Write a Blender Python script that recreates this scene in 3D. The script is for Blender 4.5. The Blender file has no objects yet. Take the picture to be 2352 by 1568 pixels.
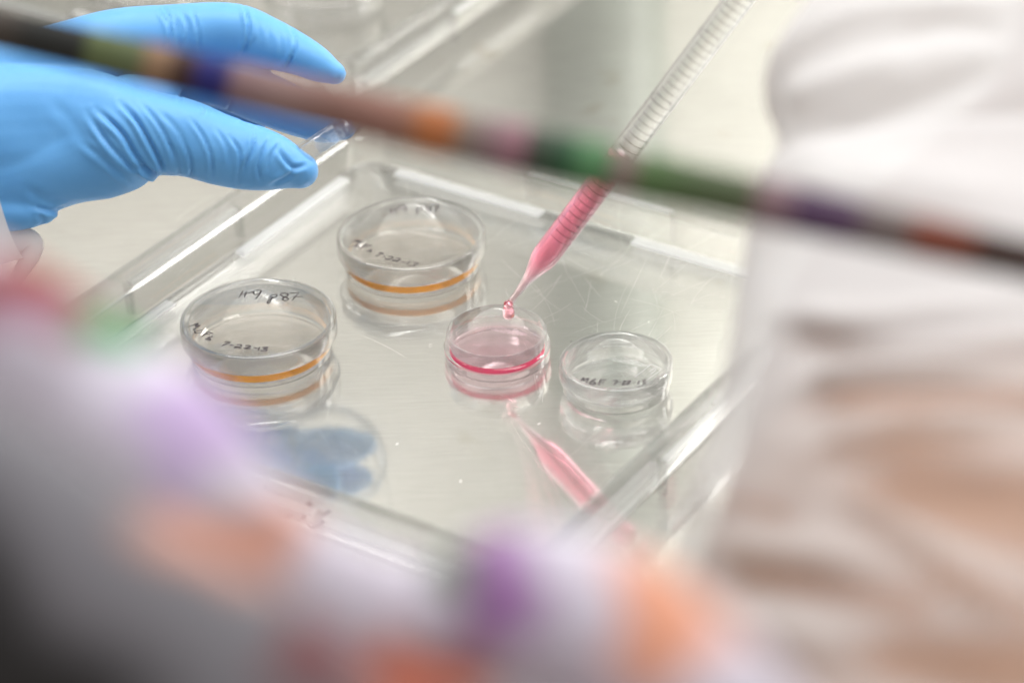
import bpy, bmesh, math, random
import numpy as np
from mathutils import Vector

random.seed(7)
rng = np.random.default_rng(7)
scene = bpy.context.scene
COL = scene.collection
R = math.radians

# ------------------------------------------------------------------ camera
PITCH, ROLL, DIST = R(31.9272), R(2.0), 1.0738       # 100 mm macro lens looking down at the tray
PW, PH = 2352.0, 1568.0
FPX = 100.0 / 36.0 * PW
FWD = np.array([0, math.cos(PITCH), -math.sin(PITCH)])
_r0 = np.array([1.0, 0, 0]); _u0 = np.cross(_r0, FWD)
RIGHT = math.cos(ROLL) * _r0 - math.sin(ROLL) * _u0
UP = math.sin(ROLL) * _r0 + math.cos(ROLL) * _u0
CAMLOC = -FWD * DIST

cd = bpy.data.cameras.new("camera")
cam = bpy.data.objects.new("camera", cd); COL.objects.link(cam)
cd.lens = 100.0; cd.sensor_width = 36.0; cd.clip_start = 0.02; cd.clip_end = 20.0
m = np.eye(4); m[:3, 0] = RIGHT; m[:3, 1] = UP; m[:3, 2] = -FWD; m[:3, 3] = CAMLOC
from mathutils import Matrix
cam.matrix_world = Matrix(m.tolist())
cd.dof.use_dof = True; cd.dof.focus_distance = 1.062; cd.dof.aperture_fstop = 4.8
scene.camera = cam

# ------------------------------------------------------------------ world, lamps, exposure
world = bpy.data.worlds.new("World"); scene.world = world; world.use_nodes = True
bg = world.node_tree.nodes["Background"]
_nt = world.node_tree
_tc = _nt.nodes.new("ShaderNodeTexCoord"); _sp = _nt.nodes.new("ShaderNodeSeparateXYZ"); _mr = _nt.nodes.new("ShaderNodeMapRange"); _rp = _nt.nodes.new("ShaderNodeValToRGB")
_nt.links.new(_tc.outputs["Generated"], _sp.inputs[0]); _nt.links.new(_sp.outputs[2], _mr.inputs[0])
_mr.inputs[1].default_value = -1.0; _mr.inputs[2].default_value = 1.0; _nt.links.new(_mr.outputs[0], _rp.inputs[0])
_e = _rp.color_ramp.elements                              # dim warm floor, pale walls, bright ceiling of the laboratory
_e[0].position = 0.30; _e[0].color = (0.24, 0.14, 0.085, 1); _e[1].position = 0.85; _e[1].color = (0.95, 0.98, 1.0, 1)
_m = _e.new(0.52); _m.color = (0.34, 0.285, 0.245, 1)
_nt.links.new(_rp.outputs[0], bg.inputs[0]); bg.inputs[1].default_value = 0.78

def area(name, loc, target, sx, sy, power, col):
    l = bpy.data.lights.new(name, "AREA"); l.shape = "RECTANGLE"; l.size = sx; l.size_y = sy
    l.energy = power; l.color = col
    o = bpy.data.objects.new(name, l); COL.objects.link(o); o.location = loc
    d = Vector(target) - Vector(loc); o.rotation_euler = d.to_track_quat("-Z", "Y").to_euler()
    return o
area("ceiling_tube_lamp", (0.05, 0.12, 0.92), (0, 0.05, 0), 1.3, 0.35, 10.5, (1.0, 0.995, 0.98))
area("wall_wash_fill", (0.62, 0.36, 0.55), (0.46, 0.62, 0.36), 0.3, 0.4, 9.5, (1.0, 1.0, 0.98))  # added fill, unseen: brightens the right of the wall that the steel reflects
area("warm_camera_fill", (0.55, -1.3, 0.75), (0.0, 0.0, 0.1), 0.9, 0.6, 1.0, (1.0, 0.84, 0.70))  # added warm fill from the camera side, no visible source

scene.view_settings.view_transform = "Standard"; scene.view_settings.look = "None"
scene.view_settings.exposure = 0.16; scene.view_settings.gamma = 1.0
scene.view_settings.use_curve_mapping = False
cy = scene.cycles
cy.use_denoising = True
cy.max_bounces = 64; cy.transmission_bounces = 56; cy.glossy_bounces = 24; cy.diffuse_bounces = 4
cy.transparent_max_bounces = 64
cy.caustics_reflective = True; cy.caustics_refractive = True
cy.sample_clamp_indirect = 6.0; cy.blur_glossy = 0.3

# ------------------------------------------------------------------ helpers
def depth_pt(px, py, d):
    """point seen at picture position px,py (2352 wide) lying d metres along the lens axis"""
    return CAMLOC + (FWD + RIGHT * (px - PW / 2) / FPX + UP * (PH / 2 - py) / FPX) * d
def plane_pt(px, py, z):
    v = FWD + RIGHT * (px - PW / 2) / FPX + UP * (PH / 2 - py) / FPX
    return CAMLOC + v * ((z - CAMLOC[2]) / v[2])
def wall_pt(px, py, nrm, off):
    v = FWD + RIGHT * (px - PW / 2) / FPX + UP * (PH / 2 - py) / FPX
    return CAMLOC + v * ((off - CAMLOC @ nrm) / (v @ nrm))
def project(P):
    v = P - CAMLOC; z = v @ FWD
    return np.stack([PW / 2 + FPX * (v @ RIGHT) / z, PH / 2 - FPX * (v @ UP) / z], -1), z

def mesh_obj(name, verts, faces, mat=None, parent=None, sharp=35, smooth=True):
    me = bpy.data.meshes.new(name)
    me.from_pydata([tuple(map(float, v)) for v in verts], [], faces)
    if smooth:
        me.polygons.foreach_set("use_smooth", [True] * len(me.polygons))
        if sharp: me.set_sharp_from_angle(angle=R(sharp))
    me.update()
    o = bpy.data.objects.new(name, me); COL.objects.link(o)
    if mat: me.materials.append(mat)
    if parent: o.parent = parent
    return o
def thing(name, label, cat, loc=(0, 0, 0), group=None, rot=None):
    o = bpy.data.objects.new(name, None); COL.objects.link(o); o.location = loc
    o.empty_display_size = 0.01
    if rot is not None: o.rotation_euler = rot
    tag(o, label, cat, group); return o
def tag(o, label, cat, group=None):
    o["label"] = label; o["category"] = cat
    if group: o["group"] = group
def structure(o): o["kind"] = "structure"; return o

class MB:
    def __init__(s): s.v = []; s.f = []; s.mi = []
    def add(s, verts, faces, mi=0):
        b = len(s.v); s.v += [tuple(map(float, q)) for q in verts]
        s.f += [tuple(b + i for i in f) for f in faces]; s.mi += [mi] * len(faces)
    def box(s, c, ax, ay, az, mi=0):
        c, ax, ay, az = map(np.asarray, (c, ax, ay, az))
        V = [c + i * ax + j * ay + k * az for i in (-1, 1) for j in (-1, 1) for k in (-1, 1)]
        s.add(V, [(0, 1, 3, 2), (4, 6, 7, 5), (0, 4, 5, 1), (2, 3, 7, 6), (0, 2, 6, 4), (1, 5, 7, 3)], mi)
    def lathe(s, prof, n=160, mi=0, closed=True):
        """prof: list of (r,z) going round the section; r==0 points become poles"""
        rings = []; V = []; F = []
        for r, z in prof:
            if r < 1e-9: rings.append([len(V)]); V.append((0, 0, z))
            else:
                rings.append(list(range(len(V), len(V) + n)))
                V += [(r * math.cos(2 * math.pi * i / n), r * math.sin(2 * math.pi * i / n), z) for i in range(n)]
        pairs = list(zip(range(len(prof) - 1), range(1, len(prof))))
        if closed: pairs.append((len(prof) - 1, 0))
        for a, b in pairs:
            A, B = rings[a], rings[b]
            if len(A) == 1 and len(B) == 1: continue
            for i in range(n):
                j = (i + 1) % n
                if len(A) == 1: F.append((A[0], B[j], B[i]))
                elif len(B) == 1: F.append((A[i], A[j], B[0]))
                else: F.append((A[i], A[j], B[j], B[i]))
        s.add(V, F, mi)
    def build(s, name, mats, parent=None, sharp=35, smooth=True):
        o = mesh_obj(name, s.v, s.f, None, parent, None, smooth)
        me = o.data
        for mt in (mats if isinstance(mats, (list, tuple)) else [mats]): me.materials.append(mt)
        me.polygons.foreach_set("material_index", s.mi)
        bm = bmesh.new(); bm.from_mesh(me); bmesh.ops.recalc_face_normals(bm, faces=bm.faces); bm.to_mesh(me); bm.free()
        if smooth and sharp: me.set_sharp_from_angle(angle=R(sharp))
        me.update()
        return o

def catmull(pts, per=8):
    P = np.asarray(pts, float); out = []
    Q = np.vstack([2 * P[0] - P[1], P, 2 * P[-1] - P[-2]])
    for i in range(1, len(Q) - 2):
        for k in range(per):
            t = k / per
            out.append(0.5 * ((2 * Q[i]) + (-Q[i-1] + Q[i+1]) * t + (2*Q[i-1] - 5*Q[i] + 4*Q[i+1] - Q[i+2]) * t*t + (-Q[i-1] + 3*Q[i] - 3*Q[i+1] + Q[i+2]) * t**3))
    out.append(P[-1]); return np.array(out)

def loft(mb, C, rad, seg=28, flat=None, caps=True, axis=None):
    """tube round centres C (n,3) with radii rad; flat squeezes it along the viewing direction"""
    C = np.asarray(C); n = len(C); rings = []
    T = np.gradient(C, axis=0); T /= np.linalg.norm(T, axis=1)[:, None]
    ref = FWD if axis is None else axis
    if caps:                                    # rounded ends
        Cn, rn, Tn, fn = [], [], [], []
        fl = np.ones(n) if flat is None else np.asarray(flat)
        for a in (80, 60, 40, 20):
            Cn.append(C[0] - T[0] * rad[0] * math.sin(R(a))); rn.append(rad[0] * math.cos(R(a))); Tn.append(T[0]); fn.append(fl[0])
        Cn += list(C); rn += list(rad); Tn += list(T); fn += list(fl)
        for a in (20, 40, 60, 80):
            Cn.append(C[-1] + T[-1] * rad[-1] * math.sin(R(a))); rn.append(rad[-1] * math.cos(R(a))); Tn.append(T[-1]); fn.append(fl[-1])
        C, rad, T, flat = np.array(Cn), np.array(rn), np.array(Tn), np.array(fn); n = len(C)
    elif flat is None: flat = np.ones(n)
    V = []
    for i in range(n):
        e1 = ref - T[i] * (ref @ T[i]); e1 /= np.linalg.norm(e1); e2 = np.cross(T[i], e1)
        for k in range(seg):
            a = 2 * math.pi * k / seg
            V.append(C[i] + rad[i] * (math.cos(a) * e1 * flat[i] + math.sin(a) * e2))
    F = []
    for i in range(n - 1):
        for k in range(seg):
            j = (k + 1) % seg
            F.append((i*seg + k, i*seg + j, (i+1)*seg + j, (i+1)*seg + k))
    if caps:
        F.append(tuple(range(seg))[::-1]); F.append(tuple((n-1)*seg + k for k in range(seg)))
    mb.add(V, F)

# ------------------------------------------------------------------ materials
def new_mat(name):
    mt = bpy.data.materials.new(name); mt.use_nodes = True
    nt = mt.node_tree; nt.nodes.clear()
    out = nt.nodes.new("ShaderNodeOutputMaterial")
    return mt, nt, out
def N(nt, typ, **kw):
    n = nt.nodes.new(typ)
    for k, v in kw.items():
        if k in ("op", "operation"): n.operation = v
        elif hasattr(n, k) and not k.startswith("i_"): setattr(n, k, v)
    return n
def principled(nt, col, rough, **kw):
    p = nt.nodes.new("ShaderNodeBsdfPrincipled")
    p.inputs["Base Color"].default_value = (*col, 1); p.inputs["Roughness"].default_value = rough
    for k, v in kw.items(): p.inputs[k].default_value = v
    return p
def noise(nt, scale, detail=4, vec=None, rough=0.55):
    n = nt.nodes.new("ShaderNodeTexNoise"); n.inputs["Scale"].default_value = scale
    n.inputs["Detail"].default_value = detail; n.inputs["Roughness"].default_value = rough
    if vec is not None: nt.links.new(vec, n.inputs["Vector"])
    return n
def ramp(nt, fac, stops):
    r = nt.nodes.new("ShaderNodeValToRGB"); e = r.color_ramp.elements
    while len(e) < len(stops): e.new(0.5)
    for el, (p, c) in zip(e, stops): el.position = p; el.color = (*c, 1) if len(c) == 3 else c
    nt.links.new(fac, r.inputs[0]); return r

def clear_plastic(name, tint=(1, 1, 1), ior=1.5, rough=0.0, solid=0.0):
    """thin moulded wall: light passes straight through and each face adds its own Fresnel shine;
    solid blends in the bending of a thick section (rims and walls)"""
    mt, nt, out = new_mat(name)
    tp = nt.nodes.new("ShaderNodeBsdfTransparent"); tp.inputs[0].default_value = (*tint, 1)
    gl = nt.nodes.new("ShaderNodeBsdfGlossy"); gl.inputs["Roughness"].default_value = rough + 0.01
    gm = nt.nodes.new("ShaderNodeNewGeometry"); ix = nt.nodes.new("ShaderNodeMapRange")
    ix.inputs[3].default_value = ior; ix.inputs[4].default_value = 1.0 / ior      # same shine from either side of a wall
    nt.links.new(gm.outputs["Backfacing"], ix.inputs[0])
    fr = nt.nodes.new("ShaderNodeFresnel"); nt.links.new(ix.outputs[0], fr.inputs[0])
    mx = nt.nodes.new("ShaderNodeMixShader")
    nt.links.new(fr.outputs[0], mx.inputs[0]); nt.links.new(tp.outputs[0], mx.inputs[1]); nt.links.new(gl.outputs[0], mx.inputs[2])
    last = mx
    if solid:
        p = principled(nt, tint, rough, IOR=ior, **{"Transmission Weight": 1.0})
        last = nt.nodes.new("ShaderNodeMixShader"); last.inputs[0].default_value = solid
        nt.links.new(mx.outputs[0], last.inputs[1]); nt.links.new(p.outputs[0], last.inputs[2])
    nt.links.new(last.outputs[0], out.inputs[0])
    return mt
def frosted(name):
    """moulded ridge of the tray: clear plastic mixed with white"""
    mt, nt, out = new_mat(name)
    tp = nt.nodes.new("ShaderNodeBsdfTransparent"); d = principled(nt, (0.9, 0.9, 0.89), 0.25); tl = nt.nodes.new("ShaderNodeBsdfTranslucent"); tl.inputs[0].default_value = (0.9, 0.9, 0.89, 1)
    a = nt.nodes.new("ShaderNodeMixShader"); a.inputs[0].default_value = 0.5; b = nt.nodes.new("ShaderNodeMixShader"); b.inputs[0].default_value = 0.34
    nt.links.new(d.outputs[0], a.inputs[1]); nt.links.new(tl.outputs[0], a.inputs[2]); nt.links.new(tp.outputs[0], b.inputs[1]); nt.links.new(a.outputs[0], b.inputs[2]); nt.links.new(b.outputs[0], out.inputs[0])
    return mt
FROST = frosted("whitened_tray_ridge")
PLASTIC = clear_plastic("clear_polystyrene_sheet", (0.999, 0.999, 0.999), 1.5)
PLWALL = clear_plastic("clear_polystyrene_rim", (0.998, 0.998, 0.998), 1.5, 0.0, 0.36)
PIPEGL = clear_plastic("clear_pipette_plastic", (0.99, 0.99, 0.99), 1.5, 0.0, 0.8)
TRAYPL = clear_plastic("clear_tray_plastic", (0.985, 0.985, 0.98), 1.45, 0.0, 0.42)
TRAYFL = clear_plastic("clear_tray_floor", (0.996, 0.996, 0.995), 1.45, 0.012)

def wall_slots(o, rin, slots=(0, 1)):
    """flat sheet inside radius rin keeps slot 0, walls and rims take slot 1"""
    for p in o.data.polygons:
        c = p.center
        p.material_index = slots[1] if math.hypot(c[0], c[1]) > rin else slots[0]
    return o

def liquid(name, col, dens, ior=1.33, side=None, amount=0.0, flat=False):
    """clear coloured medium; side: the saturated colour its upright edge shows from outside; flat: shallow pool with level faces"""
    mt, nt, out = new_mat(name)
    if flat or side is not None:
        tp = nt.nodes.new("ShaderNodeBsdfTransparent"); gl = nt.nodes.new("ShaderNodeBsdfGlossy"); gl.inputs["Roughness"].default_value = 0.01
        g0 = nt.nodes.new("ShaderNodeNewGeometry"); i0 = nt.nodes.new("ShaderNodeMapRange"); i0.inputs[3].default_value = ior; i0.inputs[4].default_value = 1.0 / ior
        nt.links.new(g0.outputs["Backfacing"], i0.inputs[0]); fr = nt.nodes.new("ShaderNodeFresnel"); nt.links.new(i0.outputs[0], fr.inputs[0])
        p = nt.nodes.new("ShaderNodeMixShader"); nt.links.new(fr.outputs[0], p.inputs[0]); nt.links.new(tp.outputs[0], p.inputs[1]); nt.links.new(gl.outputs[0], p.inputs[2])
    else:
        p = principled(nt, (1, 1, 1), 0.0, IOR=ior, **{"Transmission Weight": 1.0})
    a = nt.nodes.new("ShaderNodeVolumeAbsorption"); a.inputs[0].default_value = (*col, 1); a.inputs[1].default_value = dens
    nt.links.new(a.outputs[0], out.inputs[1])
    if side is None:
        nt.links.new(p.outputs[0], out.inputs[0]); return mt
    gm = nt.nodes.new("ShaderNodeNewGeometry"); sp = nt.nodes.new("ShaderNodeSeparateXYZ"); nt.links.new(gm.outputs["True Normal"], sp.inputs[0])
    ab = nt.nodes.new("ShaderNodeMath"); ab.operation = "ABSOLUTE"; nt.links.new(sp.outputs[2], ab.inputs[0])
    lt = nt.nodes.new("ShaderNodeMath"); lt.operation = "LESS_THAN"; lt.inputs[1].default_value = 0.5; nt.links.new(ab.outputs[0], lt.inputs[0])
    d = nt.nodes.new("ShaderNodeBsdfDiffuse"); d.inputs[0].default_value = (*side, 1)
    t = nt.nodes.new("ShaderNodeBsdfTransparent")
    ix = nt.nodes.new("ShaderNodeMapRange"); ix.inputs[3].default_value = 1 - amount; ix.inputs[4].default_value = 1.0
    nt.links.new(gm.outputs["Backfacing"], ix.inputs[0])
    m1 = nt.nodes.new("ShaderNodeMixShader"); nt.links.new(ix.outputs[0], m1.inputs[0]); nt.links.new(d.outputs[0], m1.inputs[1]); nt.links.new(t.outputs[0], m1.inputs[2])
    m2 = nt.nodes.new("ShaderNodeMixShader"); nt.links.new(lt.outputs[0], m2.inputs[0]); nt.links.new(p.outputs[0], m2.inputs[1]); nt.links.new(m1.outputs[0], m2.inputs[2])
    nt.links.new(m2.outputs[0], out.inputs[0]); return mt
ORANGE = liquid("orange_medium", (1.0, 0.66, 0.30), 16, 1.33, (1.0, 0.40, 0.005), 0.9)
PINK = liquid("pink_medium", (1.0, 0.36, 0.58), 60, 1.33, (0.95, 0.04, 0.15), 0.92)
PINK_TUBE = liquid("pink_medium_in_pipette", (1.0, 0.15, 0.42), 180)
WATER = liquid("clear_medium", (1, 1, 1), 0.0, flat=True)

def simple(name, col, rough=0.6, var=0.0, scale=60, bump=0.0, **kw):
    mt, nt, out = new_mat(name)
    p = principled(nt, col, rough, **kw)
    tc = nt.nodes.new("ShaderNodeTexCoord")
    nz = noise(nt, scale, 5, tc.outputs["Object"])
    if var:
        rp = ramp(nt, nz.outputs[0], [(0.3, tuple(c * (1 - var) for c in col)), (0.7, tuple(min(1, c * (1 + var)) for c in col))])
        nt.links.new(rp.outputs[0], p.inputs["Base Color"])
    if bump:
        b = nt.nodes.new("ShaderNodeBump"); b.inputs["Strength"].default_value = 0.4; b.inputs["Distance"].default_value = bump
        nt.links.new(nz.outputs[0], b.inputs["Height"]); nt.links.new(b.outputs[0], p.inputs["Normal"])
    nt.links.new(p.outputs[0], out.inputs[0]); return mt
INK = simple("marker_ink", (0.022, 0.012, 0.02), 0.45, 0.3, 900)
GRAD = simple("printed_graduation", (0.03, 0.025, 0.025), 0.5, 0.2, 900)

# brushed steel: a sharp and a broad lobe, fine grain along one way, cloudy wear
def steel():
    mt, nt, out = new_mat("brushed_steel")
    tc = nt.nodes.new("ShaderNodeTexCoord")
    mp = nt.nodes.new("ShaderNodeMapping"); mp.inputs["Rotation"].default_value = (0, 0, R(14)); mp.inputs["Scale"].default_value = (45, 1400, 1)
    nt.links.new(tc.outputs["Object"], mp.inputs[0])
    grain = noise(nt, 1.0, 3, mp.outputs[0], 0.7)
    cloud = noise(nt, 9.0, 3, tc.outputs["Object"])
    spots = noise(nt, 34.0, 2, tc.outputs["Object"])
    cr = ramp(nt, cloud.outputs[0], [(0.35, (0.665, 0.655, 0.625)), (0.65, (0.725, 0.715, 0.685))])
    sr = ramp(nt, spots.outputs[0], [(0.27, (0.90, 0.88, 0.84)), (0.36, (1, 1, 1))])
    mul = nt.nodes.new("ShaderNodeMix"); mul.data_type = "RGBA"; mul.blend_type = "MULTIPLY"; mul.inputs[0].default_value = 1
    nt.links.new(cr.outputs[0], mul.inputs[6]); nt.links.new(sr.outputs[0], mul.inputs[7])
    gr = ramp(nt, grain.outputs[0], [(0.3, (0.86, 0.86, 0.86)), (0.7, (1.08, 1.08, 1.08))])
    mul2 = nt.nodes.new("ShaderNodeMix"); mul2.data_type = "RGBA"; mul2.blend_type = "MULTIPLY"; mul2.inputs[0].default_value = 1
    nt.links.new(mul.outputs[2], mul2.inputs[6]); nt.links.new(gr.outputs[0], mul2.inputs[7])
    bump = nt.nodes.new("ShaderNodeBump"); bump.inputs["Strength"].default_value = 0.12; bump.inputs["Distance"].default_value = 0.00003
    nt.links.new(grain.outputs[0], bump.inputs["Height"])
    g1 = nt.nodes.new("ShaderNodeBsdfGlossy"); g1.inputs["Roughness"].default_value = 0.055
    g2 = nt.nodes.new("ShaderNodeBsdfGlossy"); g2.inputs["Roughness"].default_value = 0.42
    mx = nt.nodes.new("ShaderNodeMixShader"); mx.inputs[0].default_value = 0.26
    for g in (g1, g2):
        nt.links.new(mul2.outputs[2], g.inputs[0]); nt.links.new(bump.outputs[0], g.inputs["Normal"])
    nt.links.new(g1.outputs[0], mx.inputs[1]); nt.links.new(g2.outputs[0], mx.inputs[2]); nt.links.new(mx.outputs[0], out.inputs[0])
    return mt
STEEL = steel()
SCRATCH = simple("bright_scratch", (0.74, 0.74, 0.71), 0.45, 0.1, 300, Metallic=1.0)
WALLM = simple("cabinet_wall_paint", (0.61, 0.597, 0.55), 0.55, 0.05, 3)
STREAKM = simple("streak_grey_green", (0.235, 0.255, 0.225), 0.5, 0.1, 8)

# ------------------------------------------------------------------ setting: steel worktop and cabinet wall
ZT = -0.0014
mb = MB()
gx = np.linspace(-0.9, 0.9, 2); gy = np.linspace(-0.6, 0.6, 2)
mb.add([(-0.9, -0.60, ZT), (0.9, -0.60, ZT), (0.9, 0.62, ZT), (-0.9, 0.62, ZT)], [(0, 1, 2, 3)], 0)
def ribbon_strip(mb, pts, w, up=(0, 0, 1), mi=0, taper=True):
    P = np.asarray(pts, float); T = np.gradient(P, axis=0); T /= np.linalg.norm(T, axis=1)[:, None] + 1e-12
    S = np.cross(np.asarray(up, float), T); S /= np.linalg.norm(S, axis=1)[:, None] + 1e-12
    n = len(P); k = np.linspace(0, 1, n)
    ww = w * (np.clip(np.minimum(k, 1 - k) * 6, 0.15, 1) if taper else np.ones(n)) / 2
    V = np.vstack([P - S * ww[:, None], P + S * ww[:, None]])
    mb.add(V, [(i, i + 1, n + i + 1, n + i) for i in range(n - 1)], mi)
def scratch(cx, cy, ang, length, curve, w):
    s = np.linspace(-0.5, 0.5, 14) * length
    a = ang + curve * s / max(length, 1e-6)
    x = cx + np.cumsum(np.cos(a)) * length / 14; y = cy + np.cumsum(np.sin(a)) * length / 14
    ribbon_strip(mb, np.stack([x, y, np.full(14, ZT + 0.00003)], 1), w, mi=1)
for i in range(64):
    cx = rng.normal(0.036, 0.028); cyy = rng.normal(0.020, 0.034)
    scratch(cx, cyy, rng.uniform(0.3, 2.4), rng.uniform(0.008, 0.06), rng.normal(0, 0.3), rng.uniform(0.00003, 0.00007))
for i in range(26):
    scratch(rng.uniform(-0.16, 0.16), rng.uniform(-0.14, 0.14), rng.uniform(0, 3.1), rng.uniform(0.006, 0.05), rng.normal(0, 0.3), rng.uniform(0.00003, 0.00008))
for (x, y) in ((0.041, 0.028), (0.020, 0.065), (-0.043, -0.065), (0.008, -0.055), (0.052, 0.012), (-0.02, -0.09)):     # dust specks
    scratch(x, y, rng.uniform(0, 3), 0.0016, 1.0, 0.0006)
worktop = structure(mb.build("worktop", [STEEL, SCRATCH], None, None, False))

mb = MB()
mb.box((0, 0.635, 0.45), (0.9, 0, 0), (0, 0.012, 0), (0, 0, 0.46))
wall = structure(mb.build("back_wall", WALLM, None, None, False))
mb = MB()
mb.lathe([(0.036, 0.0), (0.036, 0.91)], 64, 0, False)
mb.v = [(x + 0.060, y + 0.585, z) for x, y, z in mb.v]
streak_column = structure(mb.build("unseen_streak_column", STREAKM))  # unseen column, added to put a dark streak in the steel's reflection

# ------------------------------------------------------------------ square clear trays
TH = R(55.978)
TT = np.array([math.cos(TH), math.sin(TH), 0]); NN = np.array([-math.sin(TH), math.cos(TH), 0])
def rrect(h, rad, seg=10):
    pts = []
    for cx, cyy, a0 in ((1, 1, 0), (-1, 1, 90), (-1, -1, 180), (1, -1, 270)):
        for i in range(seg + 1):
            a = R(a0 + 90 * i / seg)
            pts.append((cx * (h - rad) + rad * math.cos(a), cyy * (h - rad) + rad * math.sin(a)))
    return pts
def make_tray(name, label, loc, writing):
    t = thing(name, label, "tray", loc, "clear square dish trays", (0, 0, TH))
    H = 0.1175
    # section: (half width, corner radius, z)
    sec = [(H - 0.0060, 0.0100, 0.0), (H - 0.0035, 0.0115, 0.0008), (H - 0.0026, 0.0120, 0.0030), (H - 0.0024, 0.0122, 0.0110), (H - 0.0014, 0.0128, 0.0120),
           (H - 0.0012, 0.0130, 0.0224), (H - 0.0008, 0.0134, 0.0230), (H, 0.0140, 0.0230), (H + 0.0002, 0.0142, 0.0222), (H + 0.0002, 0.0142, 0.0112), (H - 0.0008, 0.0136, 0.0104),
           (H - 0.0010, 0.0130, 0.0012), (H - 0.0020, 0.0120, -0.0010), (H - 0.0040, 0.0110, -0.0013)]
    V, F = [], []; n = None
    for h, r, z in sec:
        p = rrect(h, r); n = len(p); V += [(x, y, z) for x, y in p]
    for i in range(len(sec) - 1):
        for k in range(n):
            j = (k + 1) % n; F.append((i*n + k, i*n + j, (i+1)*n + j, (i+1)*n + k))
    F.append(tuple(range(n))[::-1]); F.append(tuple((len(sec) - 1) * n + k for k in range(n)))
    mb = MB(); mb.add(V, F)
    shell = mb.build("tray_shell", [TRAYFL, TRAYPL], t, 40)
    for p in shell.data.polygons: p.material_index = 0 if len(p.vertices) > 4 else 1
    # stacking ledges (with their end posts) half way up every wall, and foot ridges with a gap
    for k in range(4):
        a = k * math.pi / 2; ex = np.array([math.cos(a), math.sin(a), 0]); ey = np.array([-math.sin(a), math.cos(a), 0]); ez = np.array([0, 0, 1.0])
        lb = MB(); lb.box(ex * (H + 0.0018) + ez * 0.0128, ex * 0.0014, ey * 0.033, ez * 0.0008)
        ledge = lb.build("ledge", FROST, t, None, False)
        for sgn in (-1, 1):
            pb = MB(); pb.box(ex * (H + 0.0016) + ey * sgn * 0.0345 + ez * 0.0065, ex * 0.0014, ey * 0.0007, ez * 0.0070)
            pb.build("post", TRAYPL, ledge, None, False)
            rb = MB(); rb.box(ex * (H - 0.0086) + ey * sgn * 0.0575 + ez * 0.0010, ex * 0.0026, ey * 0.036, ez * 0.0009)
            rr = rb.build("foot_ridge", FROST, t, None, False)
            bv = rr.modifiers.new("round", "BEVEL"); bv.width = 0.0007; bv.segments = 3
    return t
def strokes(name, lines, fn, nrm, w, mat, parent, lift):
    mb = MB()
    for ln in lines:
        P = np.array([fn(*q) for q in ln])
        P = catmull(P, 6) if len(P) > 2 else np.linspace(P[0], P[1], 6)
        P = P + np.asarray(nrm) * lift
        jit = 1 + 0.15 * math.sin(len(P) * 1.7)
        ribbon_strip(mb, P, w * jit, nrm, 0, False)
    o = mesh_obj(name, mb.v, mb.f, mat, None, None, False)
    if parent:
        o.parent = parent; o.matrix_parent_inverse = parent_world(parent).inverted()
    return o
def parent_world(o):
    mm = o.matrix_basis.copy()
    while o.parent: o = o.parent; mm = o.matrix_basis @ mm
    return mm

tray_c = TT * -0.0225 + NN * 0.020
tray = make_tray("square_tray", "clear plastic square tray on the steel worktop, holding the four round dishes", tuple(tray_c), True)
def r5(X, Y): return ((950 + X / 2.352) / 1.7415, (1800 + Y / 2.352) / 1.7415)
def fw(X, Y): return wall_pt(*r5(X, Y), TT, (-0.0225 - 0.1175 - 0.0003))
W1 = [[(280, 315), (268, 350)], [(405, 400), (345, 445)], [(448, 432), (468, 492), (515, 468), (540, 522), (608, 490)], [(618, 548), (700, 478), (682, 560)], [(640, 525), (705, 512)], [(880, 560), (800, 608)],
      [(372, 520), (325, 535)], [(425, 558), (388, 585), (455, 610), (492, 580), (462, 632), (530, 590)], [(578, 652), (655, 590), (628, 645)], [(600, 630), (650, 622)], [(825, 655), (715, 712), (668, 680)]]  # second row: reflection of the writing, drawn as ink strokes
tray2_c = TT * (0.122 + 0.1175) + NN * (0.166 + 0.1175)
tray2 = make_tray("square_tray", "blurred clear plastic square tray on the worktop behind the gloved hand", tuple(tray2_c), False)

# ------------------------------------------------------------------ round dishes
def lid_profile(ro, top, bottom, th=0.0008):
    return [(0, top - 0.0002), (ro - 0.0022, top - 0.0002), (ro - 0.0019, top), (ro - 0.0008, top), (ro - 0.0002, top - 0.0004), (ro, top - 0.0011),
            (ro + 0.0001, bottom + 0.0003), (ro - 0.0001, bottom), (ro - th + 0.0002, bottom), (ro - th, bottom + 0.0003),
            (ro - th, top - 0.0016), (ro - th - 0.0004, top - 0.0011), (0, top - 0.0011)]
def base60(): 
    return [(0, 0.0007), (0.0248, 0.0007), (0.0252, 0.0), (0.0262, 0.0), (0.0268, 0.0006), (0.0270, 0.0128), (0.0268, 0.0132), (0.0262, 0.0132), (0.0260, 0.0128), (0.0259, 0.0022), (0.0252, 0.0016), (0, 0.0016)]
def base35():
    return [(0, 0.0016), (0.0176, 0.0016), (0.0180, 0.0), (0.0192, 0.0), (0.0198, 0.0006), (0.0200, 0.0048), (0.0196, 0.0054), (0.0189, 0.0057), (0.0188, 0.0106), (0.0186, 0.0110), (0.0180, 0.0110), (0.0178, 0.0106),
            (0.0177, 0.0036), (0.0168, 0.0026), (0, 0.0024)]
def vent_ribs(mb, ro, top, angs):
    for a in angs:
        e = np.array([math.cos(a), math.sin(a), 0]); g = np.array([-math.sin(a), math.cos(a), 0]); z = np.array([0, 0, 1.0])
        mb.box(e * (ro - 0.0021) + z * (top + 0.00025), e * 0.0020, g * 0.0003, z * 0.0003)
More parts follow.
